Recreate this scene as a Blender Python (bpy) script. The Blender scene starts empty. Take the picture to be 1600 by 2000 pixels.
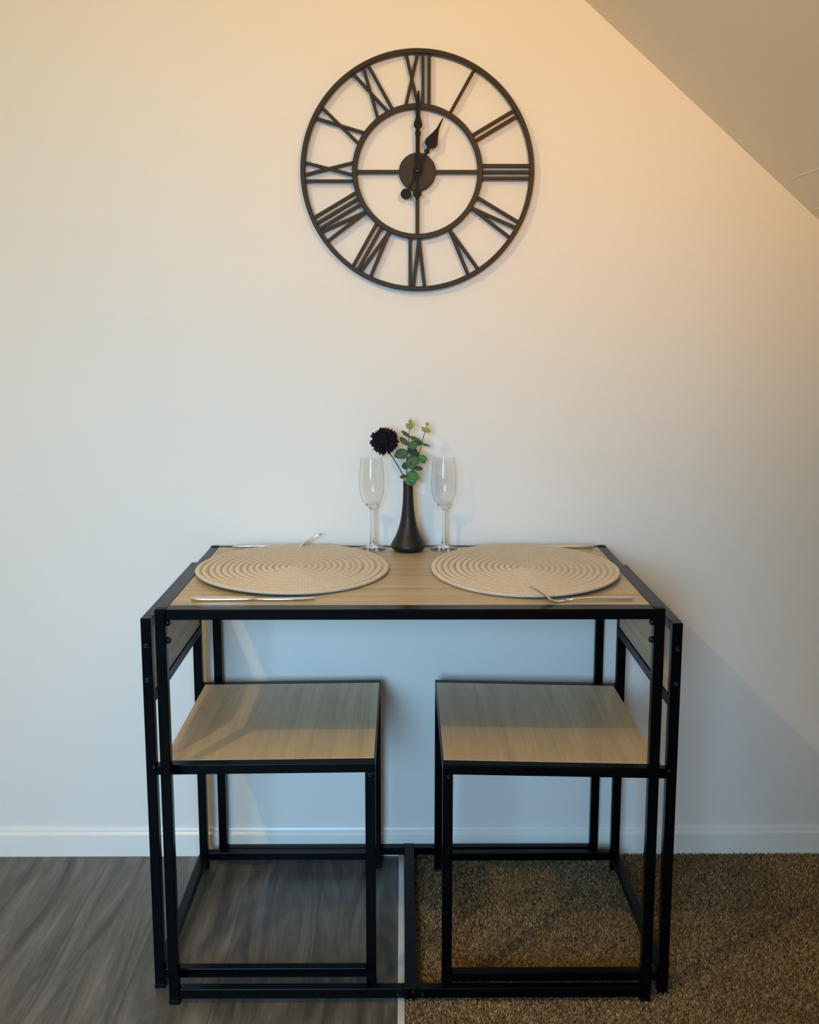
import bpy, bmesh, math, random
import numpy as np
from mathutils import Vector, Matrix

random.seed(7); np.random.seed(7)
scn = bpy.context.scene
C = scn.collection
PI = math.pi

# ------------------------------------------------------------------ camera
cam_d = bpy.data.cameras.new('camera'); cam = bpy.data.objects.new('camera', cam_d); C.objects.link(cam)
cam_d.sensor_fit = 'AUTO'; cam_d.sensor_width = 36.0
cam_d.lens = 2137.7 * 36.0 / 2000.0
cam.location = (-0.01335, -2.6063, 1.3087)
cam.rotation_euler = (PI/2 - 0.16274, 0, -0.006046)
cam_d.clip_start = 0.05; cam_d.clip_end = 50
scn.camera = cam

# ------------------------------------------------------------------ colour management
scn.view_settings.view_transform = 'Standard'
scn.view_settings.look = 'None'
scn.view_settings.exposure = 0.0
scn.view_settings.gamma = 1.0
scn.view_settings.use_curve_mapping = False

# ------------------------------------------------------------------ world: dim overcast sky outside the closed room
w = bpy.data.worlds.new('world'); scn.world = w; w.use_nodes = True
w.node_tree.nodes['Background'].inputs[0].default_value = (0.55, 0.70, 0.95, 1)
w.node_tree.nodes['Background'].inputs[1].default_value = 0.6

# ------------------------------------------------------------------ lights
SLOPE_A = math.atan(0.861)                       # pitch of the attic ceiling
def slope_z(x): return 2.044 - 0.861 * (x - 0.395)
def area(name, loc, target, sx, sy, power, col):
    d = bpy.data.lights.new(name, 'AREA'); d.shape = 'RECTANGLE'; d.size = sx; d.size_y = sy
    d.energy = power; d.color = col
    o = bpy.data.objects.new(name, d); C.objects.link(o); o.location = loc
    o.rotation_euler = (Vector(target) - Vector(loc)).to_track_quat('-Z', 'Y').to_euler()
    return o
sn = Vector((-math.sin(SLOPE_A), 0, -math.cos(SLOPE_A))); ux = Vector((math.cos(SLOPE_A), 0, -math.sin(SLOPE_A)))
# daylight from the tall window in the wall behind the camera, left of the added shading block
WIN = (-1.30, -.25, .70, 2.10)
wl = area('window_daylight', ((WIN[0] + WIN[1]) / 2, -4.57, (WIN[2] + WIN[3]) / 2), (-.45, 0, .30), WIN[1] - WIN[0], WIN[3] - WIN[2], 16.6, (.36, .69, 1.0))
wl.data.spread = math.radians(56)          # sky light falls in at a downward angle, cut off by the deep reveal
# bare-bulb ceiling lamp, left of the camera: casts the crisp shadows
def bulb(name, loc, power, col, r):
    d = bpy.data.lights.new(name, 'POINT'); d.energy = power; d.color = col; d.shadow_soft_size = r
    o = bpy.data.objects.new(name, d); C.objects.link(o); o.location = loc
    return o
bulb('ceiling_bulb', (-1.08, -1.86, 2.32), 38, (1.0, 0.70, 0.27), 0.013)
# ceiling spotlight aimed at the clock
d = bpy.data.lights.new('ceiling_spot', 'SPOT'); d.energy = 65; d.color = (1.0, 0.47, 0.08)
d.spot_size = math.radians(85); d.spot_blend = 1.0; d.shadow_soft_size = 0.05
o = bpy.data.objects.new('ceiling_spot', d); C.objects.link(o); o.location = (0.42, -1.95, 1.88)
o.rotation_euler = (Vector((0.50, 0, 2.25)) - o.location).to_track_quat('-Z', 'Y').to_euler()

# ------------------------------------------------------------------ material helpers
def mat(name, col=(.5, .5, .5), rough=.5, metal=0.0, **kw):
    m = bpy.data.materials.new(name); m.use_nodes = True
    b = m.node_tree.nodes['Principled BSDF']
    b.inputs['Base Color'].default_value = (*col, 1); b.inputs['Roughness'].default_value = rough
    b.inputs['Metallic'].default_value = metal
    for k, v in kw.items(): b.inputs[k].default_value = v
    return m
def N(m, t, **kw):
    n = m.node_tree.nodes.new(t)
    for k, v in kw.items(): setattr(n, k, v)
    return n
def L(m, a, b): m.node_tree.links.new(a, b)
def bsdf(m): return m.node_tree.nodes['Principled BSDF']
def coords(m, scale, kind='Object', rot=(0, 0, 0)):
    tc = N(m, 'ShaderNodeTexCoord'); mp = N(m, 'ShaderNodeMapping')
    mp.inputs['Scale'].default_value = scale; mp.inputs['Rotation'].default_value = rot
    L(m, tc.outputs[kind], mp.inputs['Vector']); return mp.outputs[0]
def noise(m, vec, scale, detail=4, rough=.5, dist=0):
    n = N(m, 'ShaderNodeTexNoise'); n.inputs['Scale'].default_value = scale; n.inputs['Detail'].default_value = detail
    n.inputs['Roughness'].default_value = rough; n.inputs['Distortion'].default_value = dist
    if vec is not None: L(m, vec, n.inputs['Vector'])
    return n.outputs['Fac']
def ramp(m, fac, stops):
    r = N(m, 'ShaderNodeValToRGB'); e = r.color_ramp.elements
    while len(e) < len(stops): e.new(0.5)
    for i, (p, c) in enumerate(stops): e[i].position = p; e[i].color = (*c, 1)
    L(m, fac, r.inputs[0]); return r.outputs[0]
def mixc(m, a, b, fac, mode='MIX'):
    n = N(m, 'ShaderNodeMix', data_type='RGBA', blend_type=mode)
    for s, v in ((n.inputs[6], a), (n.inputs[7], b), (n.inputs[0], fac)):
        if hasattr(v, 'is_linked'): L(m, v, s)
        elif isinstance(v, tuple): s.default_value = (*v, 1)
        else: s.default_value = v
    return n.outputs[2]
def bump(m, h, strength, dist=.001):
    n = N(m, 'ShaderNodeBump'); n.inputs['Strength'].default_value = strength; n.inputs['Distance'].default_value = dist
    L(m, h, n.inputs['Height']); L(m, n.outputs[0], bsdf(m).inputs['Normal'])

def paint(name, col, rough=.55):
    m = mat(name, col, rough)
    v = coords(m, (1, 1, 1))
    c = mixc(m, tuple(x * .975 for x in col), tuple(min(1, x * 1.02) for x in col), noise(m, v, 2.2, 3))
    L(m, c, bsdf(m).inputs['Base Color'])
    bump(m, noise(m, coords(m, (1, 1, 1)), 60, 5, .6), .12, .002)
    return m
M_wall = paint('wall_paint', (.80, .785, .76))
M_ceil = paint('ceiling_paint', (.84, .81, .73), .6)
M_trim = mat('trim_gloss', (.82, .82, .80), .3)

def wood(name, axis, base, dark, light, streak=1.0, rough=.42):
    """oak board; axis = grain direction in object space"""
    m = mat(name, base, rough)
    s = [38, 38, 38]; s[axis] = 1.6
    v = coords(m, tuple(s))
    f = noise(m, v, 1.0, 8, .62, .6)
    s2 = [150, 150, 150]; s2[axis] = 4
    g = noise(m, coords(m, tuple(s2)), 1.0, 6, .7)
    s3 = [7, 7, 7]; s3[axis] = .9
    b = noise(m, coords(m, tuple(s3)), 1.0, 3, .5, 1.0)
    c = ramp(m, f, [(.28, dark), (.50, base), (.74, light)])
    c = mixc(m, c, dark, ramp(m, g, [(.52, (0, 0, 0)), (.75, (.55 * streak,) * 3)]))
    c = mixc(m, c, tuple(x * .80 for x in base), ramp(m, b, [(.42, (0, 0, 0)), (.66, (.5, .5, .5))]))
    L(m, c, bsdf(m).inputs['Base Color'])
    bump(m, g, .10, .0006)
    return m
OAK = ((.51, .405, .245), (.34, .26, .15), (.63, .515, .335))
M_oak_x = wood('oak_laminate_grain_across', 0, *OAK)
M_oak_y_lit = wood('oak_laminate_grain_deep_lit', 1, (.66, .51, .315), (.45, .335, .20), (.79, .63, .42))  # same oak as the tabletop, extra light on the seats put into the colour
M_black = mat('black_powder_coat', (.0012, .0014, .0022), .27, **{'Specular IOR Level': .09})
bump(M_black, noise(M_black, coords(M_black, (1, 1, 1)), 700, 2), .05, .0004)
M_cap = mat('black_plastic_cap', (.002, .002, .0025), .5, **{'Specular IOR Level': .12})
M_bolt = mat('bolt_black_zinc', (.03, .03, .032), .25, .8)
M_steel = mat('polished_steel', (.75, .73, .70), .16, 1.0)
M_alu = mat('threshold_aluminium', (.78, .82, .82), .35, .25)
M_bronze = mat('clock_dark_bronze', (.028, .0195, .010), .45, 0.0, **{'Specular IOR Level': .2})
bump(M_bronze, noise(M_bronze, coords(M_bronze, (1, 1, 1)), 260, 3), .1, .0006)
M_hand = mat('clock_hand_black', (.004, .0035, .0035), .5, **{'Specular IOR Level': .15})
M_vase = mat('matte_black_ceramic', (.008, .0085, .009), .45, **{'Specular IOR Level': .4})
M_petal = mat('black_fabric_petal', (.008, .006, .012), .85)
M_stem = mat('green_stem', (.09, .12, .03), .6)

def leafmat(name, col, vein):
    m = mat(name, col, .5)
    n = noise(m, coords(m, (1, 1, 1)), 90, 3)
    wv = N(m, 'ShaderNodeTexWave', wave_type='BANDS', bands_direction='Y'); wv.inputs['Scale'].default_value = 60
    wv.inputs['Distortion'].default_value = 1.5
    L(m, coords(m, (1, 1, 1)), wv.inputs['Vector'])
    c = mixc(m, col, vein, n); c = mixc(m, c, vein, ramp(m, wv.outputs['Fac'], [(.80, (0, 0, 0)), (1, (.5, .5, .5))]))
    L(m, c, bsdf(m).inputs['Base Color'])
    return m
M_leaf = leafmat('eucalyptus_leaf', (.022, .085, .040), (.07, .16, .09))
M_leaf_d = leafmat('eucalyptus_leaf_dark', (.018, .050, .022), (.05, .10, .05))
M_leaf_b = leafmat('eucalyptus_leaf_bright', (.020, .120, .035), (.06, .20, .08))
M_bud = leafmat('eucalyptus_bud', (.30, .33, .08), (.42, .42, .16))

def rope(name, mid):
    m = mat(name, mid, .9)
    n = noise(m, coords(m, (1, 1, 1)), 420, 4, .7)
    c = ramp(m, n, [(.30, tuple(x * .72 for x in mid)), (.52, mid), (.74, tuple(min(.9, x * 1.28) for x in mid))])
    L(m, c, bsdf(m).inputs['Base Color']); bump(m, n, .5, .0012)
    return m
M_rope = rope('braided_jute', (.54, .475, .41))
M_rope_l = rope('braided_jute_pale_strand', (.74, .67, .59))

def glassmat():
    m = bpy.data.materials.new('clear_glass'); m.use_nodes = True
    b = m.node_tree.nodes['Principled BSDF']
    b.inputs['Base Color'].default_value = (.97, .985, .98, 1); b.inputs['Roughness'].default_value = 0.0
    b.inputs['IOR'].default_value = 1.48; b.inputs['Transmission Weight'].default_value = 1.0
    return m
M_glass = glassmat()
def thin_glass():
    m = bpy.data.materials.new('thin_blown_glass'); m.use_nodes = True; nt = m.node_tree
    nt.nodes.remove(nt.nodes['Principled BSDF']); out = nt.nodes['Material Output']
    tr = N(m, 'ShaderNodeBsdfTransparent'); tr.inputs[0].default_value = (.975, .985, .98, 1)
    lf = N(m, 'ShaderNodeLayerWeight'); lf.inputs['Blend'].default_value = .5
    L(m, ramp(m, lf.outputs['Facing'], [(.0, (1, 1, 1)), (.70, (.985, .99, .988)), (.90, (.80, .83, .82)), (1.0, (.45, .49, .48))]), tr.inputs[0])
    gl = N(m, 'ShaderNodeBsdfGlossy'); gl.inputs['Roughness'].default_value = .01
    lw = N(m, 'ShaderNodeLayerWeight'); lw.inputs['Blend'].default_value = .5
    pw = N(m, 'ShaderNodeMath', operation='POWER'); pw.inputs[1].default_value = 5.0
    L(m, lw.outputs['Facing'], pw.inputs[0])
    ma = N(m, 'ShaderNodeMath', operation='MULTIPLY_ADD'); ma.inputs[1].default_value = .55; ma.inputs[2].default_value = .016
    L(m, pw.outputs[0], ma.inputs[0])
    mx = N(m, 'ShaderNodeMixShader'); L(m, ma.outputs[0], mx.inputs[0]); L(m, tr.outputs[0], mx.inputs[1]); L(m, gl.outputs[0], mx.inputs[2])
    L(m, mx.outputs[0], out.inputs['Surface']); return m
M_thin = thin_glass()

def plank_mat():
    m = mat('grey_oak_vinyl', (.12, .11, .095), .42)
    tc = N(m, 'ShaderNodeTexCoord'); oi = N(m, 'ShaderNodeObjectInfo')
    add = N(m, 'ShaderNodeVectorMath', operation='ADD'); mul = N(m, 'ShaderNodeVectorMath', operation='SCALE')
    comb = N(m, 'ShaderNodeCombineXYZ')
    L(m, oi.outputs['Random'], comb.inputs[0]); L(m, oi.outputs['Random'], comb.inputs[1]); L(m, oi.outputs['Random'], comb.inputs[2])
    L(m, comb.outputs[0], mul.inputs[0]); mul.inputs['Scale'].default_value = 17.0
    L(m, tc.outputs['Object'], add.inputs[0]); L(m, mul.outputs[0], add.inputs[1])
    def mp(s):
        n = N(m, 'ShaderNodeMapping'); n.inputs['Scale'].default_value = s; L(m, add.outputs[0], n.inputs['Vector']); return n.outputs[0]
    a = noise(m, mp((13, 1.5, 5)), 1.0, 5, .6, 2.2)           # cathedral-like figure
    g = noise(m, mp((120, 5, 5)), 1.0, 6, .7, .4)             # fine grain
    k = noise(m, mp((5, 3.0, 5)), 1.0, 2, .5, 1.0)
    c = ramp(m, a, [(.30, (.034, .032, .028)), (.44, (.090, .085, .074)), (.56, (.140, .133, .117)), (.72, (.215, .206, .184))])
    c = mixc(m, c, (.045, .040, .034), ramp(m, g, [(.50, (0, 0, 0)), (.75, (.7, .7, .7))]))
    c = mixc(m, c, (.070, .060, .048), ramp(m, k, [(.50, (0, 0, 0)), (.70, (.6, .6, .6))]))
    L(m, c, bsdf(m).inputs['Base Color']); bump(m, g, .15, .0008)
    return m
M_plank = plank_mat()
M_sub = mat('subfloor', (.04, .035, .03), .8)

def carpet_mat(name, tuft):
    m = mat(name, (.22, .155, .09), .95, **{'Specular IOR Level': .1})
    v = coords(m, (1, 1, 1), 'Object')
    big = noise(m, v, 5, 3, .5)
    fine = noise(m, v, 260, 2, .6)
    if tuft:
        at = N(m, 'ShaderNodeAttribute'); at.attribute_name = 'tone'; f = at.outputs['Fac']
        c = ramp(m, f, [(0, (.060, .038, .016)), (.35, (.21, .150, .078)), (.7, (.36, .27, .155)), (1, (.58, .46, .30))])
    else: c = ramp(m, fine, [(.30, (.12, .085, .05)), (.5, (.26, .195, .12)), (.70, (.46, .37, .25))])
    c = mixc(m, c, (.12, .082, .05), ramp(m, big, [(.4, (0, 0, 0)), (.7, (.35, .35, .35))]))
    L(m, c, bsdf(m).inputs['Base Color'])
    if not tuft: bump(m, fine, .8, .004)
    return m
M_carpet = carpet_mat('brown_carpet_base', False)
M_pile = carpet_mat('brown_carpet_pile', True)

# ------------------------------------------------------------------ mesh helpers
def obj(name, bm_or_me, m, parent=None, smooth=False):
    if isinstance(bm_or_me, bmesh.types.BMesh):
        bmesh.ops.recalc_face_normals(bm_or_me, faces=bm_or_me.faces)
        me = bpy.data.meshes.new(name); bm_or_me.to_mesh(me); bm_or_me.free()
    else: me = bm_or_me
    if smooth:
        for p in me.polygons: p.use_smooth = True
    if m is not None and not me.materials: me.materials.append(m)
    o = bpy.data.objects.new(name, me); C.objects.link(o)
    if parent is not None: o.parent = parent
    return o
def box_bm(lo, hi, bev=0.0, seg=2):
    bm = bmesh.new()
    c = [(a + b) / 2 for a, b in zip(lo, hi)]; s = [abs(b - a) for a, b in zip(lo, hi)]
    bmesh.ops.create_cube(bm, size=1, matrix=Matrix.Translation(c) @ Matrix.Diagonal((*s, 1)))
    if bev: bmesh.ops.bevel(bm, geom=bm.edges[:], offset=min(bev, min(s) * .45), segments=seg, affect='EDGES', profile=.5)
    return bm
def box(name, lo, hi, m, parent=None, bev=0.0015): return obj(name, box_bm(lo, hi, bev), m, parent)
def bar_bm(p0, p1, wd, ht, bev=.0015, up=(0, 0, 1)):
    """square tube from p0 to p1 (axis line), wd across, ht along up"""
    p0, p1 = Vector(p0), Vector(p1); d = p1 - p0
    z = Vector(up); x = d.normalized(); y = z.cross(x).normalized(); z = x.cross(y)
    bm = box_bm((-d.length / 2, -wd / 2, -ht / 2), (d.length / 2, wd / 2, ht / 2), bev)
    M = Matrix((x, y, z)).transposed().to_4x4(); M.translation = (p0 + p1) / 2
    bm.transform(M); return bm
def bar(name, p0, p1, wd, ht, m, parent=None, bev=.0015, up=(0, 0, 1)): return obj(name, bar_bm(p0, p1, wd, ht, bev, up), m, parent)
def lathe_bm(prof, seg=64):
    """prof: list of (r, z) bottom to top (open or closed profile)"""
    bm = bmesh.new(); rings = []
    for r, z in prof:
        if r < 1e-6: rings.append([bm.verts.new((0, 0, z))])
        else: rings.append([bm.verts.new((r * math.cos(2 * PI * i / seg), r * math.sin(2 * PI * i / seg), z)) for i in range(seg)])
    for a, b in zip(rings, rings[1:]):
        for i in range(seg):
            j = (i + 1) % seg
            if len(a) == 1 and len(b) == 1: continue
            if len(a) == 1: bm.faces.new((a[0], b[j], b[i]))
            elif len(b) == 1: bm.faces.new((a[i], a[j], b[0]))
            else: bm.faces.new((a[i], a[j], b[j], b[i]))
    return bm
def tube_bm(pts, rad, seg=8, bm=None):
    bm = bm or bmesh.new(); pts = [Vector(p) for p in pts]
    rads = rad if isinstance(rad, (list, tuple)) else [rad] * len(pts); rings = []
    for i, p in enumerate(pts):
        t = (pts[min(i + 1, len(pts) - 1)] - pts[max(i - 1, 0)]).normalized()
        a = Vector((0, 1, 0)) if abs(t.y) < .9 else Vector((1, 0, 0))
        u = t.cross(a).normalized(); v = t.cross(u)
        rings.append([bm.verts.new(p + (u * math.cos(2 * PI * k / seg) + v * math.sin(2 * PI * k / seg)) * rads[i]) for k in range(seg)])
    for a, b in zip(rings, rings[1:]):
        for k in range(seg): bm.faces.new((a[k], a[(k + 1) % seg], b[(k + 1) % seg], b[k]))
    bm.faces.new(rings[0][::-1]); bm.faces.new(rings[-1]); return bm
def prism_bm(outline, y0, y1):
    """polygon in xz extruded from y0 to y1"""
    bm = bmesh.new()
    a = [bm.verts.new((x, y0, z)) for x, z in outline]; b = [bm.verts.new((x, y1, z)) for x, z in outline]
    bm.faces.new(a); bm.faces.new(b[::-1]); n = len(a)
    for i in range(n): bm.faces.new((a[i], b[i], b[(i + 1) % n], a[(i + 1) % n]))
    return bm
def profile_x_bm(prof, x0, x1):
    """yz profile run along x"""
    bm = bmesh.new()
    a = [bm.verts.new((x0, y, z)) for y, z in prof]; b = [bm.verts.new((x1, y, z)) for y, z in prof]
    bm.faces.new(a); bm.faces.new(b[::-1]); n = len(a)
    for i in range(n): bm.faces.new((a[i], b[i], b[(i + 1) % n], a[(i + 1) % n]))
    return bm
def thing(name, label, cat, loc=(0, 0, 0), rotz=0, group=None):
    o = bpy.data.objects.new(name, None); C.objects.link(o); o.empty_display_size = .05
    o.location = loc; o.rotation_euler = (0, 0, rotz); o['label'] = label; o['category'] = cat
    if group: o['group'] = group
    return o
def struct(o, label=None, cat=None):
    o['kind'] = 'structure'
    if label: o['label'] = label
    if cat: o['category'] = cat
    return o
def copy_tree(o, parent=None):
    c = o.copy(); C.objects.link(c); c.parent = parent
    for ch in list(o.children): copy_tree(ch, c)
    return c

# ------------------------------------------------------------------ room shell
XL, XR, YF, ZC = -2.6, 2.05, -4.6, 2.55
xt = 0.395 - (ZC - 2.044) / 0.861                # where the slope meets the flat ceiling
zk = slope_z(XR)
# gable wall behind the table
struct(obj('wall_back', prism_bm([(XL, -.03), (XR, -.03), (XR, zk), (xt, ZC), (XL, ZC)], 0.0, 0.1), M_wall),
       'white painted gable wall with the black clock hanging on it', 'wall')
struct(box('wall_left', (XL - .1, YF, -.03), (XL, .1, ZC), M_wall, bev=0), 'white painted side wall to the left of the table', 'wall')
struct(box('wall_right', (XR, YF, -.03), (XR + .1, .1, zk), M_wall, bev=0), 'low white knee wall under the sloping ceiling', 'wall')
# wall behind the camera with a tall window, and an added unseen block shading the right of the clock wall
bm = bmesh.new()
for lo, hi in (((XL, -.03), (WIN[0], ZC)), ((WIN[1], -.03), (XR, ZC)), ((WIN[0], -.03), (WIN[1], WIN[2])), ((WIN[0], WIN[3]), (WIN[1], ZC))):
    v = box_bm((lo[0], YF - .1, lo[1]), (hi[0], YF, hi[1])); me_ = bpy.data.meshes.new('tmp'); v.to_mesh(me_); v.free(); bm.from_mesh(me_); bpy.data.meshes.remove(me_)
struct(obj('wall_front', bm, M_wall), 'white painted wall facing the clock wall', 'wall')
struct(obj('wall_shade_block', prism_bm([(.06, -.008), (XR, -.008), (XR, zk - .01), (max(xt, .06), slope_z(max(xt, .06)) - .004), (.06, min(ZC, slope_z(.06)) - .004)], YF, -3.0), M_wall), 'added unseen white wall block shading the right of the clock wall', 'wall')
w2 = struct(thing('window_1', 'tall white framed window facing the clock wall', 'window'))
for lo, hi in (((WIN[0], WIN[2]), (WIN[0] + .04, WIN[3])), ((WIN[1] - .04, WIN[2]), (WIN[1], WIN[3])), ((WIN[0] + .04, WIN[2]), (WIN[1] - .04, WIN[2] + .04)), ((WIN[0] + .04, WIN[3] - .04), (WIN[1] - .04, WIN[3]))):
    box('window_frame', (lo[0], YF - .06, lo[1]), (hi[0], YF + .01, hi[1]), M_trim, w2)
box('window_pane', (WIN[0] + .04, YF - .034, WIN[2] + .04), (WIN[1] - .04, YF - .030, WIN[3] - .04), M_thin, w2, 0)
struct(box('ceiling', (XL, YF, ZC), (xt, .1, ZC + .08), M_ceil, bev=0), 'flat painted ceiling left of the slope', 'ceiling')
# sloping ceiling
def on_slope(u, y, n=0.0):
    """u = distance down the slope from the ridge line, n = outwards"""
    return Vector((xt, y, ZC)) + ux * u - sn * n
U_END = (Vector((XR, 0, zk)) - Vector((xt, 0, ZC))).length
def slope_slab(bm, ua, ub, ya, yb, n0=0.0, n1=.12):
    v = [bm.verts.new(on_slope(u, y, n)) for n in (n0, n1) for (u, y) in ((ua, ya), (ub, ya), (ub, yb), (ua, yb))]
    for f in ((0, 1, 2, 3), (7, 6, 5, 4), (0, 4, 5, 1), (1, 5, 6, 2), (2, 6, 7, 3), (3, 7, 4, 0)): bm.faces.new([v[i] for i in f])
bm = bmesh.new()
slope_slab(bm, 0, U_END, YF, .1)
slope_o = struct(obj('ceiling_sloped', bm, M_ceil), 'sloping attic ceiling cutting off the upper right corner', 'ceiling')
# old filled cracks in the slope close to the gable wall
for pts in ([(.8570, -.070), (.8555, -.11), (.8562, -.16), (.8570, -.24), (.8600, -.32), (.8590, -.45)], [(.9330, -.002), (.9290, -.014), (.9268, -.030), (.9275, -.062), (.9290, -.12), (.9285, -.40)]):
    q = [on_slope((x - xt) / math.cos(SLOPE_A), y, -.0002) for x, y in pts]
    obj('plaster_crack', tube_bm(q, [.0006, .0012, .0013, .0012, .0011, .0006], 6), M_ceil, slope_o)
# baseboards
prof = [(0, 0), (-.0105, 0), (-.0105, .056), (-.0098, .059), (-.0062, .0635), (-.0062, .068), (-.0045, .0735), (-.002, .0755), (0, .0755)]
struct(obj('baseboard_back', profile_x_bm(prof, XL, XR), M_trim), 'white moulded baseboard along the clock wall', 'baseboard')
obj_b = box('baseboard_left', (XL, YF, 0), (XL + .011, -.012, .075), M_trim, bev=.002)
struct(obj_b, 'white baseboard along the left side wall', 'baseboard')

# floor: grey oak planks on the left, carpet on the right, threshold strip between
XT0, XT1 = -.0255, -.0098
fl = struct(box('floor', (XL, YF, -.03), (XR, 0, -.008), M_sub, bev=0), 'grey wood-look plank floor left of the threshold strip', 'floor')
PW = .182; ncol = 0; x = XT0; plank_cache = {}
def plank_mesh(wd, ln):
    k = (round(wd, 4), round(ln, 4))
    if k not in plank_cache:
        b = box_bm((-wd / 2 + .00012, -ln / 2 + .00012, -.008), (wd / 2 - .00012, ln / 2 - .00012, 0), .00035, 1)
        me = bpy.data.meshes.new('plank'); b.to_mesh(me); b.free(); me.materials.append(M_plank); plank_cache[k] = me
    return plank_cache[k]
while x > XL + .01:
    wd = min(PW, x - XL); yy = -.0; first = True; off = [.92, 1.18, .80, 1.05, .86][ncol % 5]
    while yy > YF + .01:
        ln = min(off if first else 1.22, yy - YF); first = False
        p = obj('plank', plank_mesh(wd, ln), None, fl); p.location = (x - wd / 2, yy - ln / 2, 0); yy -= ln
    x -= wd; ncol += 1
th = box('trim_1', (XT0 + .0006, YF, -.008), (XT1 - .0006, -.0106, .0045), M_alu, bev=.002)
struct(th, 'narrow metal threshold strip between plank floor and carpet', 'trim')
cp = struct(box('floor_carpet', (XT1, YF, -.008), (XR, 0, -.0002), M_carpet, bev=0), 'brown speckled carpet right of the threshold strip', 'carpet')
# carpet pile: leaning tufts over the part of the carpet near the table
def pile():
    s = .0036; xs = np.arange(XT1 + .002, 1.42, s); ys = np.arange(-1.25, -.011, s)
    X, Y = np.meshgrid(xs, ys); X = X.ravel() + np.random.uniform(-.5, .5, X.size) * s; Y = Y.ravel() + np.random.uniform(-.5, .5, Y.size) * s
    n = X.size; h = np.random.uniform(.0045, .0080, n)
    # a raised vacuum track on the right
    t = (Y + .0535) / (-.385 + .0535); cx = .885 + t * .0164
    h = h + .0035 * np.exp(-((X - cx) / .010) ** 2) * (Y < -.04)
    a = np.random.uniform(0, 2 * PI, n); r = np.random.uniform(.0020, .0030, n)
    lx = np.random.normal(0, .0022, n); ly = np.random.normal(-.0008, .0022, n)
    V = np.zeros((n, 4, 3))
    for k in range(3):
        V[:, k, 0] = X + r * np.cos(a + k * 2.0944); V[:, k, 1] = Y + r * np.sin(a + k * 2.0944); V[:, k, 2] = 0.0
    V[:, 3, 0] = X + lx; V[:, 3, 1] = Y + ly; V[:, 3, 2] = h
    V[:, :, 1] = np.minimum(V[:, :, 1], -.0108); V[:, :, 0] = np.maximum(V[:, :, 0], XT1)
    F = np.array([[0, 1, 3], [1, 2, 3], [2, 0, 3]])[None] + (np.arange(n) * 4)[:, None, None]
    me = bpy.data.meshes.new('carpet_pile'); F = F.reshape(-1, 3)
    me.vertices.add(n * 4); me.vertices.foreach_set('co', V.reshape(-1))
    me.loops.add(F.size); me.loops.foreach_set('vertex_index', F.reshape(-1).astype(np.int32))
    me.polygons.add(len(F)); me.polygons.foreach_set('loop_start', np.arange(0, F.size, 3, dtype=np.int32))
    me.update(calc_edges=True); me.validate()
    at = me.attributes.new('tone', 'FLOAT', 'POINT'); tone = np.clip(np.random.normal(.45, .30, n), 0, 1)
    at.data.foreach_set('value', np.repeat(tone, 4).astype(np.float32))
    return me
o = obj('carpet_pile', pile(), M_pile, cp); o['kind'] = 'stuff'

# ------------------------------------------------------------------ bolts
def bolt_mesh(r, h):
    b = lathe_bm([(0, 0), (r, 0), (r, h * .45), (r * .8, h * .85), (r * .45, h), (r * .42, h * .55), (0, h * .55)], 14)
    bmesh.ops.recalc_face_normals(b, faces=b.faces)
    me = bpy.data.meshes.new('bolt'); b.to_mesh(me); b.free(); me.materials.append(M_bolt)
    for p in me.polygons: p.use_smooth = True
    return me
BOLT = bolt_mesh(.0052, .0032); BOLT_S = bolt_mesh(.0034, .0022); KNOB = bolt_mesh(.0062, .0075)
def bolt(parent, me, loc, normal):
    o = obj('bolt', me, None, parent); o.location = loc
    o.rotation_euler = Vector(normal).to_track_quat('Z', 'Y').to_euler(); return o

# ------------------------------------------------------------------ table
W2, TD, TH, T = .475, .6191, .8012, .020
YB = -.0125; YFR = YB - TD
tb = thing('dining_table', 'black metal framed dining table with oak-look top set against the wall', 'table', (0, YFR / 2, 0))
OFF = Vector((0, -YFR / 2, 0))
def tbox(name, lo, hi, m=M_black, bev=.0016, par=tb):
    off = OFF if par is tb else Vector((0, 0, 0))
    return box(name, Vector(lo) + off, Vector(hi) + off, m, par, bev)
FRW = .036                                   # width of the front edge of the frame
for sx in (-1, 1):
    for ya in (YFR, YB - T):
        xa, xb = sorted((sx * W2, sx * (W2 - T)))
        lg = tbox('leg', (xa, ya, .006), (xb, ya + T, TH))
        tbox('foot_cap', Vector((xa - .0006, ya - .0006, 0)) + OFF, Vector((xb + .0006, ya + T + .0006, .010)) + OFF, M_cap, .001, lg)
        tbox('end_cap', Vector((xa + .0012, ya + .0012, TH - .002)) + OFF, Vector((xb - .0012, ya + T - .0012, TH + .0008)) + OFF, M_cap, .0006, lg)
    xa, xb = sorted((sx * W2, sx * (W2 - T)))
    tbox('side_rail', (xa, YFR + T + .0006, TH - T), (xb, YB - T - .0006, TH - .0006))
tbox('front_rail', (-W2 + T + .0006, YFR, TH - T), (W2 - T - .0006, YFR + FRW, TH))
tbox('back_rail', (-W2 + T + .0006, YB - T, TH - T), (W2 - T - .0006, YB, TH))
tbox('tabletop', (-W2 + T + .0008, YFR + FRW + .0008, TH - .0165), (W2 - T - .0008, YB - T - .0008, TH - .0004), M_oak_x, .0008)
for ya in (YFR, YB - T):
    for s0, s1 in ((-W2 + T, -.0135), (.0135, W2 - T)):
        tbox('bottom_rail', (s0 + .0004, ya, .0125), (s1, ya + T, .0335))
    tbox('joint_sleeve', (-.0138, ya - .0004, .0115), (.0138, ya + T + .0004, .0342), M_black, .001)
tbox('floor_crossbar', (-.0098, YFR + T, .0115), (.0135, YB - T, .0335))
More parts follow.
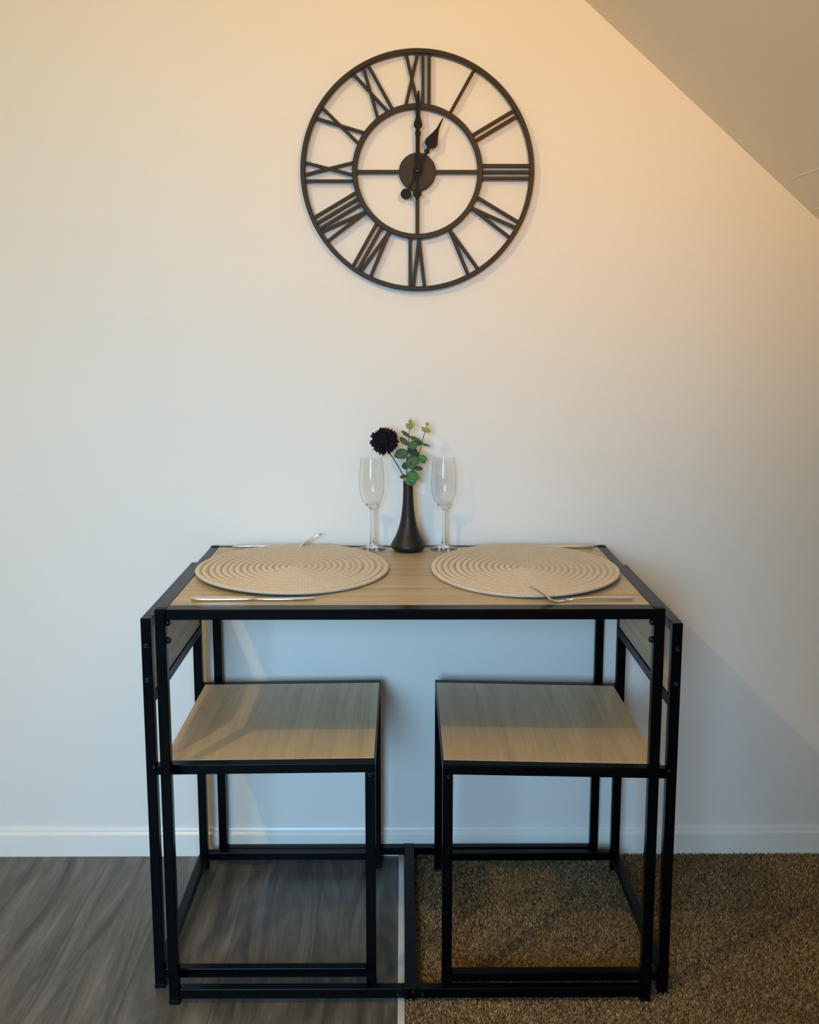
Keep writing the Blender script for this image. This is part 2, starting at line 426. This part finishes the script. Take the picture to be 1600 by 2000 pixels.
for sx in (-1, 1):
    for z in (.7736, .7401):
        bolt(tb, KNOB, Vector((sx * (W2 - T), YFR + .010, z)) + OFF, (-sx, 0, 0))
    bolt(tb, BOLT_S, Vector((sx * .0245, YFR, .0205)) + OFF, (0, -1, 0))
bolt(tb, BOLT_S, Vector((.006, YFR - .0004, .027)) + OFF, (0, -1, 0))

# ------------------------------------------------------------------ chairs
def make_chair(label, sx, xo, xi, yf, yb, ztop, zo, zi, zr):
    """sx=-1: backrest on the left. xo/xi outer and inner x, yf/yb front/back y (world), zo/zi seat height at outer/inner side"""
    cxm, cym = (xo + xi) / 2, (yf + yb) / 2
    ch = thing('dining_chair', label, 'chair', (cxm, cym, 0), 0, 'chairs tucked under the table')
    O = Vector((-cxm, -cym, 0))
    def B(name, lo, hi, m=M_black, bev=.0016, par=ch):
        l2 = [min(a, b) for a, b in zip(lo, hi)]; h2 = [max(a, b) for a, b in zip(lo, hi)]
        return box(name, Vector(l2) + O, Vector(h2) + O, m, par, bev)
    i1 = xo - sx * T                      # inner side of the uprights (sx is outward)
    for ya in (yf, yb - T):
        u = B('upright', (xo, ya, .005), (i1, ya + T, ztop))
        B('foot_cap', (xo + sx * .0005, ya - .0005, 0), (i1 - sx * .0005, ya + T + .0005, .009), M_cap, .001, u)
    # inner legs
    for ya in (yf, yb - T):
        lg = B('leg', (xi, ya, .005), (xi + sx * T, ya + T, zi - T - .0004))
        B('foot_cap', (xi - sx * .0005, ya - .0005, 0), (xi + sx * (T + .0005), ya + T + .0005, .009), M_cap, .001, lg)
    # seat rails (front, back) and board
    for ya in (yf, yb - T):
        bar_o = bar('seat_rail', Vector((i1, ya + T / 2, zo - T / 2)) + O, Vector((xi, ya + T / 2, zi - T / 2)) + O, T, T, M_black, ch, .0016)
    m = .0008; fr = .0255
    sb = bar('seat_board', Vector((i1 - sx * .007, (yf + fr + yb - T) / 2, zo - .0075)) + O, Vector((xi + sx * .0022, (yf + fr + yb - T) / 2, zi - .0075)) + O,
             (yb - T - m) - (yf + fr + m), .0145, M_oak_y_lit, ch, .0008)
    bar('seat_edge_strip', Vector((xi + sx * .0011, yf + T + m, zi - .009)) + O, Vector((xi + sx * .0011, yb - T - m, zi - .009)) + O, .0020, .018, M_black, ch, .0003)
    bar('seat_front_trim', Vector((i1 - sx * .007, yf + T + .0029, zo - .007)) + O, Vector((xi + sx * .0024, yf + T + .0029, zi - .007)) + O, .0054, .013, M_black, ch, .0004)
    # backrest: top rail, lower rail, oak panel between
    B('backrest_rail', (xo, yf + T, ztop - T), (i1, yb - T, ztop))
    B('backrest_rail', (xo, yf + T, .598), (i1, yb - T, .619))
    B('backrest_panel', (xo - sx * .003, yf + T + .001, .6215), (i1 + sx * .002, yb - T - .001, ztop - T - .001), M_oak_y_lit, .0008)
    # floor rails: front, back and outer side (open towards the middle of the table)
    for ya in (yf, yb - T):
        B('bottom_rail', (i1 - sx * .0003, ya, zr - T), (xi + sx * (T + .0003), ya + T, zr))
    B('bottom_rail', (xo, yf + T + .0003, zr - T), (i1, yb - T - .0003, zr))
    # bolts
    for z in (.716, .6475):
        bolt(ch, BOLT, Vector((xo - sx * .0095, yf, z)) + O, (0, -1, 0))
    bolt(ch, BOLT_S, Vector((xi + sx * .0105, yf, zi - T - .0055)) + O, (0, -1, 0))
    bolt(ch, BOLT_S, Vector((xo - sx * .0155, yf, zo - .004)) + O, (0, -1, 0))
    return ch
make_chair('black metal chair with oak-look seat tucked under the table above the plank floor', -1, -.5155, -.0682, -.5755, -.0570, .7698, .4745, .4788, .0425)
make_chair('black metal chair with oak-look seat tucked under the table above the brown carpet', 1, .5160, .0630, -.6040, -.0780, .7665, .4765, .4860, .0500)

# ------------------------------------------------------------------ woven placemats
ZT = TH - .0004
def make_mat(label, cx, cy, ax, by, seed, curl, lift):
    t = thing('placemat', label, 'placemat', (cx, cy, TH), 0, 'woven oval placemats')
    rnd = random.Random(seed)
    n = 15; wa, wb = ax / n, by / n
    for k in range(n):
        # ring k: centre line between inner and outer ellipse
        ra, rb = wa * (k + .5), wb * (k + .5)
        if k == 0: ra, rb = wa * .5, wb * .5
        circ = PI * (3 * (ra + rb) - math.sqrt((3 * ra + rb) * (ra + 3 * rb)))
        nb = max(6, int(circ / .0075)); seg = nb * 4; cs = 10
        bm = bmesh.new(); rings = []
        hgt = .0036; ph = rnd.random() * 6
        for i in range(seg):
            th_ = 2 * PI * i / seg; ct, st = math.cos(th_), math.sin(th_)
            # local half width of the strand across the ring
            hw = .5 * math.hypot(wa * ct, wb * st) * 1.13
            nx, ny = ct * rb, st * ra; l = math.hypot(nx, ny); nx /= l; ny /= l
            wob = .0012 * math.sin(2 * th_ + ph) * (k / n)
            ring = []
            for j in range(cs):
                a = 2 * PI * j / cs
                u = math.cos(a); v = math.sin(a)
                # two strands plaited into a chevron
                tw = math.cos(th_ * nb + (2.2 if u > 0 else -2.2) * abs(u) + (0 if u > 0 else PI))
                f = 1 + .11 * tw
                groove = 1 - .28 * math.exp(-(u / .22) ** 2) if v > 0 else 1
                ring.append(bm.verts.new(((ra + wob) * ct + nx * u * hw * (1 + .04 * tw), (rb + wob) * st + ny * u * hw * (1 + .04 * tw), (hgt + v * hgt * f * groove if v > 0 else hgt + v * hgt) + lift * max(0, math.cos(th_ - curl)) ** 2 * ((k + .5 + .5 * u) / n) ** 4)))
            rings.append(ring)
        for i in range(seg):
            a, b = rings[i], rings[(i + 1) % seg]
            for j in range(cs):
                f = bm.faces.new((a[j], b[j], b[(j + 1) % cs], a[(j + 1) % cs])); f.material_index = 1 if j in (1, 2) else 0
        o = obj('braid_ring', bm, M_rope, t, True); o.data.materials.append(M_rope_l)
    return t
make_mat('beige braided oval placemat on the left half of the table beside the knife', -.2517, -.279, .2070, .258, 1, -2.2, .006)
make_mat('beige braided oval placemat on the right half of the table under the fork tines', .2487, -.290, .2020, .264, 2, -.7, .005)

# ------------------------------------------------------------------ cutlery
def flat_sweep(bm, path, widths, thick, side):
    """flat bar along path (list of Vector), widths full, in direction 'side'"""
    rings = []; n = len(path)
    for i, p in enumerate(path):
        t = (path[min(i + 1, n - 1)] - path[max(i - 1, 0)]).normalized(); up = side.cross(t).normalized()
        if up.z < 0: up = -up
        w_ = widths[i] / 2; h_ = (thick[i] if isinstance(thick, list) else thick) / 2
        ring = []
        for a in range(10):
            an = 2 * PI * a / 10; cu, su = math.cos(an), math.sin(an)
            ring.append(bm.verts.new(p + side * (w_ * math.copysign(abs(cu) ** .7, cu)) + up * (h_ * math.copysign(abs(su) ** .7, su))))
        rings.append(ring)
    for a, b in zip(rings, rings[1:]):
        for k in range(10): bm.faces.new((a[k], b[k], b[(k + 1) % 10], a[(k + 1) % 10]))
    bm.faces.new(rings[0][::-1]); bm.faces.new(rings[-1])
def make_knife(label):
    """handle end at x=0, blade tip towards +x, lying flat on z=0"""
    t = thing('table_knife', label, 'knife', group='cutlery beside the placemats')
    S = Vector((0, 1, 0)); hl = .122
    bm = bmesh.new()
    xs = [0, .002, .006, .03, .07, .10, .116, .120, hl]
    wdt = [.006, .012, .0155, .0165, .0150, .0135, .0135, .0115, .009]
    thk = [.004, .0062, .0074, .0078, .0074, .0068, .0066, .006, .005]
    flat_sweep(bm, [Vector((x, 0, .0039)) for x in xs], wdt, thk, S); obj('handle', bm, M_steel, t, True)
    bm = bmesh.new()
    xs = [hl - .001, hl + .006, .15, .19, .215, .228, .236, .241]
    wdt = [.009, .0135, .0165, .0185, .0175, .0145, .0095, .003]
    off = [0, 0, .0005, .001, .0018, .003, .005, .007]
    flat_sweep(bm, [Vector((x, o_, .0034)) for x, o_ in zip(xs, off)], wdt, [.0048, .0026, .0022, .002, .0018, .0016, .0014, .001], S)
    obj('blade', bm, M_steel, t, True)
    return t
def make_fork(label):
    """handle end at x=0, tines towards +x and curving up"""
    t = thing('table_fork', label, 'fork', group='cutlery beside the placemats')
    S = Vector((0, 1, 0))
    bm = bmesh.new()
    xs = [0, .002, .008, .03, .06, .09, .115, .132]
    zs = [.0040, .0041, .0043, .0052, .0062, .0060, .0050, .0036]
    wdt = [.006, .011, .0150, .0160, .0125, .0085, .0070, .0078]
    flat_sweep(bm, [Vector((x, 0, z)) for x, z in zip(xs, zs)], wdt, [.0015, .0024, .0028, .003, .0032, .0034, .0034, .003], S)
    obj('handle', bm, M_steel, t, True)
    bm = bmesh.new()
    xs = [.131, .138, .147, .156, .164, .171]; zs = [.0036, .0018, .0013, .0030, .0070, .0118]
    flat_sweep(bm, [Vector((x, 0, z)) for x, z in zip(xs, zs)], [.0078, .013, .0205, .0235, .0240, .0235], .0020, S)
    hd = obj('fork_head', bm, M_steel, t, True)
    for k in range(4):
        yy = (-1.5 + k) * .0063; bm = bmesh.new()
        px = [.1695, .182, .194, .204, .211]; pz = [.0108, .0200, .0272, .0318, .0338]
        flat_sweep(bm, [Vector((x, yy, z)) for x, z in zip(px, pz)], [.0040, .0036, .0034, .0030, .0014], [.0019, .0018, .0017, .0015, .001], S)
        obj('tine', bm, M_steel, hd, True)
    return t
k1 = make_knife('steel table knife lying in front of the left placemat near the table edge'); k1.location = (-.4195, -.5640, TH); k1.rotation_euler[2] = .022
k2 = copy_tree(k1); k2['label'] = 'steel table knife behind the right placemat, mostly hidden by it'
k2.location = (.4405, -.0500, TH); k2.rotation_euler[2] = PI - .02
f1 = make_fork('steel table fork in front of the right placemat, tines raised over its edge'); f1.location = (.4290, -.5600, TH); f1.rotation_euler[2] = PI + .10
f2 = copy_tree(f1); f2['label'] = 'steel table fork behind the left placemat, only handle end and tine tips showing'
f2.location = (-.4190, -.0440, TH); f2.rotation_euler[2] = .0

# ------------------------------------------------------------------ champagne flutes
def make_flute(label, loc):
    t = thing('champagne_flute', label, 'glass', loc, 0, 'champagne flutes beside the vase')
    th_ = .0011
    outer = [(.0036, .0915), (.0060, .0945), (.0105, .1000), (.0165, .1070), (.0215, .1145), (.0258, .1240), (.0287, .1360), (.0300, .1500),
             (.0301, .1640), (.0294, .1790), (.0282, .1930), (.0268, .2070), (.0257, .2165), (.0255, .2184), (.02545, .21885), (.0252, .2190)]
    inner = [(.02495, .21885), (.02488, .2184), (.0248, .2165), (.0257, .2070), (.0271, .1930), (.0283, .1790), (.0290, .1640), (.0289, .1500), (.0275, .1360), (.0245, .1250),
             (.0200, .1165), (.0140, .1105), (.0070, .1078), (0, .1072)]
    foot = [(0, 0), (.0315, 0), (.0328, .0007), (.0325, .0018), (.0250, .0032), (.0150, .0056), (.0085, .0090), (.0058, .0140), (.0047, .0220), (.0040, .0400), (.0036, .0650), (.0036, .0915)]
    obj('bowl', lathe_bm(outer + inner, 72), M_thin, t, True)
    # solid glass: thick heel inside the bowl bottom, stem and foot in one piece
    heel = [(.0034, .0925), (.0045, .0950), (.0085, .1000), (.0130, .1045), (.0150, .1068), (.0152, .1078), (.0146, .1086), (.0120, .1082), (.0060, .1076), (0, .1074)]
    st = obj('stem', lathe_bm([(0, .0080), (.0060, .0085)] + [p for p in foot if p[1] > .0100] + heel, 48), M_glass, t, True)
    obj('foot', lathe_bm([(0, 0), (.0310, 0), (.0318, .0001), (.0326, .0007), (.0325, .0014), (.0315, .0021), (.0250, .0033), (.0160, .0054), (.0095, .0084), (.0070, .0100), (0, .0100)], 64), M_glass, t, True)
    return t
make_flute('clear champagne flute standing left of the black vase', (-.0868, -.0590, TH))
make_flute('clear champagne flute standing right of the black vase', (.0830, -.0600, TH))

# ------------------------------------------------------------------ vase
VX, VY = -.0012, -.0770
vs = thing('vase', 'slim matte black bottle vase with ribbed neck', 'vase', (VX, VY, TH))
ctrl = [(.0300, 0), (.0335, .0012), (.0350, .0040), (.0385, .0070), (.0412, .0105), (.0408, .0150), (.0370, .0225), (.0305, .0345), (.0255, .0465),
        (.0213, .0590), (.0182, .0720), (.0160, .0850), (.0144, .0980), (.0132, .1110), (.0124, .1250), (.0119, .1400), (.0117, .1530), (.0118, .1640)]
def interp(ctrl, z):
    for (r0, z0), (r1, z1) in zip(ctrl, ctrl[1:]):
        if z0 <= z <= z1: return r0 + (r1 - r0) * (z - z0) / (z1 - z0)
prof = [(0, 0)] + [c for c in ctrl if c[1] < .075]
z = .0752
while z < .1638:
    prof.append((interp(ctrl, z) + (.00022 * math.sin(z / .0022 * 2 * PI) if z > .08 else 0), z)); z += .00055
prof += [(.0118, .1640), (.0112, .1646), (.0102, .1640), (.0098, .155), (.0096, .10), (0, .095)]
obj('vase_body', lathe_bm(prof, 64), M_vase, vs, True)

# ------------------------------------------------------------------ flower and eucalyptus
def P(cx, cy, dy=0.0):
    """position from the study crop of the bouquet (5 px per pixel) on the plane of the vase, dy towards the wall"""
    return Vector((-.0017 + ((640 + cx / 5) - 797) * .001196, VY + dy, 0.9652 - ((790 + cy / 5) - 941) * .001192))
fl_base = Vector((VX - .004, VY, TH + .0955))
ft = thing('pompom_flower', 'black artificial pompom flower leaning left out of the vase', 'flower', fl_base)
hc = P(555, 355, -.012)
def rel(pts, b): return [Vector(p) - b for p in pts]
obj('stem', tube_bm(rel([fl_base, P(748, 750), P(738, 690, -.002), P(690, 600, -.004), P(640, 520, -.007), P(600, 455, -.009), hc], fl_base), .0014, 7), M_stem, ft, True)
bm = bmesh.new(); R = .0300
bmesh.ops.create_icosphere(bm, subdivisions=3, radius=R * .72)
npet = 330; ga = PI * (3 - math.sqrt(5))
axis = (hc - P(640, 520, -.007)).normalized(); qrot = axis.to_track_quat('Z', 'Y')
for i in range(npet):
    zz = 1 - 2 * (i + .5) / npet
    rr = math.sqrt(1 - zz * zz); dirv = Vector((rr * math.cos(ga * i), rr * math.sin(ga * i), zz))
    if zz < -.93: continue
    dirv = (qrot @ dirv).normalized()
    q = dirv.to_track_quat('Z', 'Y').to_matrix(); tw = Matrix.Rotation(random.uniform(0, 6.28), 3, 'Z'); q = q @ tw
    ln = random.uniform(.90, 1.14) * R
    pts = [(-.0013, 0, R * .55), (.0013, 0, R * .55), (.0030, .0008, ln * .88), (.0022, .0014, ln), (0, .0002, ln * 1.05), (-.0022, .0014, ln), (-.0030, .0008, ln * .88), (0, -.0016, ln * .86)]
    v = [bm.verts.new(q @ Vector(p)) for p in pts]
    for f in ((0, 1, 7), (1, 2, 7), (2, 3, 7), (3, 4, 7), (4, 5, 7), (5, 6, 7), (6, 0, 7)): bm.faces.new([v[k] for k in f])
hd = obj('flower_head', bm, M_petal, ft); hd.location = hc - fl_base

def leaf_bm(ln, wd, cup=.12, tip=.15):
    """leaf in the xy plane from the origin along +y, curved along z; thin solid"""
    bm = bmesh.new(); n, mcols = 10, 5; top = []; bot = []
    for i in range(n + 1):
        t = i / n
        w_ = wd / 2 * (math.sin(PI * min(1, t * .97 + .03)) ** .62) * (1 - tip * t)
        row, rob = [], []
        for j in range(mcols):
            s = -1 + 2 * j / (mcols - 1)
            zz = cup * wd * (s * s) - cup * ln * .55 * t * t
            row.append(bm.verts.new((w_ * s, ln * t, zz + .00025))); rob.append(bm.verts.new((w_ * s, ln * t, zz - .00025)))
        top.append(row); bot.append(rob)
    for i in range(n):
        for j in range(mcols - 1):
            bm.faces.new((top[i][j], top[i][j + 1], top[i + 1][j + 1], top[i + 1][j])); bm.faces.new((bot[i][j], bot[i + 1][j], bot[i + 1][j + 1], bot[i][j + 1]))
        bm.faces.new((top[i][0], top[i + 1][0], bot[i + 1][0], bot[i][0])); bm.faces.new((top[i][-1], bot[i][-1], bot[i + 1][-1], top[i + 1][-1]))
    bm.faces.new(top[0][::-1] + bot[0]); bm.faces.new(top[-1] + bot[-1][::-1])
    return bm
def leaf(parent, base, b, tip, wd, face, m, name='leaf', cup=.12):
    """leaf from b to tip, front side turned towards 'face'"""
    b, tip = Vector(b), Vector(tip); y = (tip - b); ln = y.length; y.normalize()
    z = Vector(face); z = (z - y * z.dot(y)).normalized(); x = y.cross(z)
    o = obj(name, leaf_bm(ln, wd, cup), m, parent, True)
    M = Matrix((x, y, z)).transposed().to_4x4(); M.translation = b - base
    o.matrix_local = M; return o
pm = .001194 / 5
# sprig A (left, taller)
bA = Vector((VX + .001, VY + .002, TH + .0955))
sA = thing('eucalyptus_sprig', 'taller eucalyptus sprig with broad green leaves beside the black flower', 'plant', bA, 0, 'eucalyptus in the vase')
obj('stem', tube_bm(rel([bA, P(782, 760), P(775, 680), P(772, 540), P(790, 380), P(797, 290), P(803, 235), P(812, 140)], bA), [.0013] * 5 + [.0010, .0009, .0005], 7), M_stem, sA, True)
F0 = (0, -1, .25)
for b, t_, wd, face, mm in [
    (P(785, 470, -.003), P(650, 500, -.014), 118, (-.1, -1, .45), M_leaf),
    (P(778, 450, .003), P(880, 470, .012), 90, (.2, -1, .3), M_leaf_d),
    (P(792, 395, -.002), P(885, 395, -.014), 92, (.1, -1, .2), M_leaf),
    (P(790, 400, .003), P(705, 325, .010), 62, (-.5, -.8, .5), M_leaf_d),
    (P(796, 320, .002), P(935, 385, .012), 66, (.3, -.7, .7), M_leaf_b),
    (P(797, 315, -.002), P(720, 255, -.004), 42, (-.6, -.6, .7), M_leaf_d),
    (P(772, 560, -.004), P(890, 560, -.020), 150, (.1, -1, .35), M_leaf),
    (P(776, 600, -.006), P(722, 596, -.016), 80, (-.2, -1, .3), M_leaf),
    (P(775, 690, -.004), P(895, 715, -.020), 128, (.1, -1, .3), M_leaf_b),
    (P(790, 690, -.006), P(838, 788, -.018), 120, (.1, -1, .2), M_leaf_b),
    (P(775, 700, .000), P(704, 716, .006), 46, (-.3, -1, .4), M_leaf_d)]:
    leaf(sA, bA, b, t_, wd * pm, face, mm)
for b, t_, wd in [(P(803, 240), P(768, 182, -.004), 46), (P(803, 240), P(843, 180, -.003), 48), (P(803, 240), P(806, 172, -.008), 44), (P(808, 182), P(790, 150, -.003), 22), (P(808, 182), P(834, 155, -.002), 22), (P(810, 176), P(811, 132, -.002), 16)]:
    leaf(sA, bA, b, t_, wd * pm, F0, M_bud, 'bud_leaf', .2)
# sprig B (right, shorter)
bB = Vector((VX + .004, VY - .003, TH + .0955))
sB = thing('eucalyptus_sprig', 'shorter eucalyptus sprig leaning right with pale yellow-green tip', 'plant', bB, 0, 'eucalyptus in the vase')
obj('stem', tube_bm(rel([bB, P(815, 760, .002), P(838, 660, .004), P(880, 540, .006), P(905, 440, .006), P(935, 320, .005), P(955, 255, .004), P(976, 170, .004)], bB), [.0013] * 5 + [.0010, .0009, .0005], 7), M_stem, sB, True)
for b, t_, wd, face, mm in [
    (P(905, 390, .006), P(1002, 412, .012), 44, (.2, -.5, .9), M_leaf),
    (P(912, 388, .004), P(835, 372, -.004), 56, (-.1, -.8, .6), M_leaf_d),
    (P(888, 510, .004), P(832, 440, -.004), 58, (-.3, -1, .2), M_leaf_d),
    (P(882, 520, .002), P(972, 542, -.008), 82, (.3, -1, .3), M_leaf_b),
    (P(880, 530, .006), P(958, 574, .006), 46, (.3, -.8, .1), M_leaf_d),
    (P(850, 620, .002), P(932, 634, .004), 48, (.2, -1, .1), M_leaf_d),
    (P(850, 620, -.004), P(808, 560, -.012), 90, (0, -1, .3), M_leaf)]:
    leaf(sB, bB, b, t_, wd * pm, face, mm)
for b, t_, wd in [(P(953, 262, .004), P(918, 222, .0), 48), (P(953, 262, .004), P(1008, 262, .002), 44), (P(953, 262, .004), P(985, 228, -.004), 46), (P(968, 208, .004), P(960, 178, .002), 22), (P(968, 208, .004), P(990, 188, .002), 24), (P(970, 205, .004), P(978, 166, .002), 16)]:
    leaf(sB, bB, b, t_, wd * pm, F0, M_bud, 'bud_leaf', .2)

# ------------------------------------------------------------------ wall clock
CX, CZ, RO = .0203, 1.6696, .2665
ck = thing('wall_clock', 'large open-frame black metal wall clock with roman numerals showing one o\'clock', 'clock', (CX, 0, CZ))
def ring_bm(ro, ri, ya, yb, seg=128, bev=.0012):
    prof = [(ro - bev, ya), (ro, ya + bev), (ro, yb), (ri, yb), (ri, ya + bev), (ri + bev, ya)]
    bm = bmesh.new(); rings = []
    for r, y in prof: rings.append([bm.verts.new((r * math.sin(2 * PI * i / seg), y, r * math.cos(2 * PI * i / seg))) for i in range(seg)])
    for k in range(len(prof)):
        a, b = rings[k], rings[(k + 1) % len(prof)]
        for i in range(seg): bm.faces.new((a[i], a[(i + 1) % seg], b[(i + 1) % seg], b[i]))
    return bm
YC0, YC1 = -.024, -.006
RI_O, RI_I = .1490, .1375          # inner ring
obj('outer_ring', ring_bm(RO, RO - .0105, YC0, YC1), M_bronze, ck)
obj('inner_ring', ring_bm(RI_O, RI_I, YC0, YC1), M_bronze, ck)
bm = lathe_bm([(0, 0), (.0405, 0), (.0420, .0015), (.0420, .014), (.0405, .0155), (0, .0155)], 64)
bm.transform(Matrix.Rotation(PI / 2, 4, 'X') @ Matrix.Translation((0, 0, .0065)))
obj('hub', bm, M_bronze, ck)
for ang in (0, 90, 180, 270):
    a = math.radians(ang); dv = Vector((math.sin(a), 0, math.cos(a)))
    bar('spoke', dv * .040 + Vector((0, -.0165, 0)), dv * (RI_I + .001) + Vector((0, -.0165, 0)), .0085, .009, M_bronze, ck, .001, (0, 1, 0))
# numerals: each stroke a bar from the inner to the outer ring. offsets along the clockwise tangent, in units of RO (inner end, outer end)
S_ = .0515
def strokes(num):
    """list of (inner, outer) offsets for the numeral, centred"""
    out = []; x = 0.0
    for chx in num:
        if chx == 'I': out.append((x, x)); x += S_
        elif chx == 'V': out.append((x + .048, x + .000)); out.append((x + .048, x + .096)); x += .096 + .028
        elif chx == 'X': out.append((x + .100, x + .000)); out.append((x + .000, x + .100)); x += .100 + .044
    lo = min(min(p) for p in out); hi = max(max(p) for p in out); c_ = (lo + hi) / 2
    return [(a - c_, b - c_) for a, b in out]
NUM = ['XII', 'I', 'II', 'III', 'IV', 'V', 'VI', 'VII', 'VIII', 'IX', 'X', 'XI']
r_in, r_out = RI_O - .001, RO - .0098
for h, num in enumerate(NUM):
    a = math.radians(30 * h); dv = Vector((math.sin(a), 0, math.cos(a))); tv = Vector((math.cos(a), 0, -math.sin(a)))
    for q, (si, so) in enumerate(strokes(num)):
        ti, to = si * RO, so * RO
        ri = math.sqrt(r_in ** 2 - ti ** 2); ro = math.sqrt(r_out ** 2 - to ** 2)
        yy = -.0160 + (.0006 * (q % 2))
        wd = .0078 if 'V' in num or num in ('II', 'III') else .0070
        bar('numeral_stroke', dv * ri + tv * ti + Vector((0, yy, 0)), dv * ro + tv * to + Vector((0, yy, 0)), wd, .0095, M_bronze, ck, .001, (0, 1, 0))
# hands
def hand(name, outline, ang, y, th_):
    pts = outline + [(-x, z_) for x, z_ in reversed(outline) if abs(x) > 1e-6]
    bm = prism_bm(pts, y, y + th_); bm.transform(Matrix.Rotation(math.radians(ang), 4, 'Y'))
    return obj(name, bm, M_hand, ck)
def disc(name, c, r, y, parent, th_=.0016, m=None):
    bm = prism_bm([(c[0] + r * math.sin(2 * PI * i / 32), c[1] + r * math.cos(2 * PI * i / 32)) for i in range(32)], y, y + th_)
    return obj(name, bm, m or M_hand, parent)
hour = [(0, -.045), (.0030, -.044), (.0022, -.036), (.0045, -.033), (.0022, -.030), (.0028, -.014), (.0105, -.004), (.0120, .003), (.0085, .011), (.0040, .019),
        (.0030, .040), (.0042, .044), (.0070, .048), (.0042, .0525), (.0038, .056), (.0065, .0585), (.0135, .063), (.0150, .071), (.0115, .080), (.0068, .092), (.0032, .103), (.0012, .1285), (0, .1285)]
minute = [(0, -.040), (.0026, -.040), (.0020, -.034), (.0048, -.0315), (.0020, -.029), (.0026, -.013), (.0090, -.003), (.0090, .004), (.0050, .012), (.0046, .022),
          (.0048, .074), (.0066, .0810), (.0066, .0845), (.0044, .0890), (.0046, .0915), (.0090, .0960), (.0100, .1010), (.0078, .1085), (.0050, .1170), (.0042, .130), (.0020, .172), (.0008, .174), (0, .174)]
YH = -.0300; YM = -.0335
hh = hand('hour_hand', hour, 26.5, YH, .0016)
a = math.radians(26.5 + 180 + 1.0); disc('counterweight', (math.sin(a) * .0565, math.cos(a) * .0565), .0122, YH - .0002, hh, .0020)
mh = hand('minute_hand', minute, .6, YM, .0016)
disc('counterweight', (-.0006, -.0495), .0100, YM - .0002, mh, .0020)
bm = lathe_bm([(0, 0), (.0055, 0), (.0055, .004), (.0030, .0055), (0, .0055)], 24); bm.transform(Matrix.Translation((0, YM, 0)) @ Matrix.Rotation(PI / 2, 4, 'X'))
obj('centre_nut', bm, M_bolt, ck, True)
bm = lathe_bm([(0, 0), (.0040, 0), (.0040, .0150), (0, .0150)], 16); bm.transform(Matrix.Translation((0, -.0205, 0)) @ Matrix.Rotation(PI / 2, 4, 'X'))
obj('spindle', bm, M_bolt, ck, True)
# two small hangers that touch the wall
for ang in (0, 120, 240):
    a = math.radians(ang); box('wall_spacer', (math.sin(a) * (RO - .005) - .004, -.0062, math.cos(a) * (RO - .005) - .004), (math.sin(a) * (RO - .005) + .004, 0, math.cos(a) * (RO - .005) + .004), M_bronze, ck, 0)
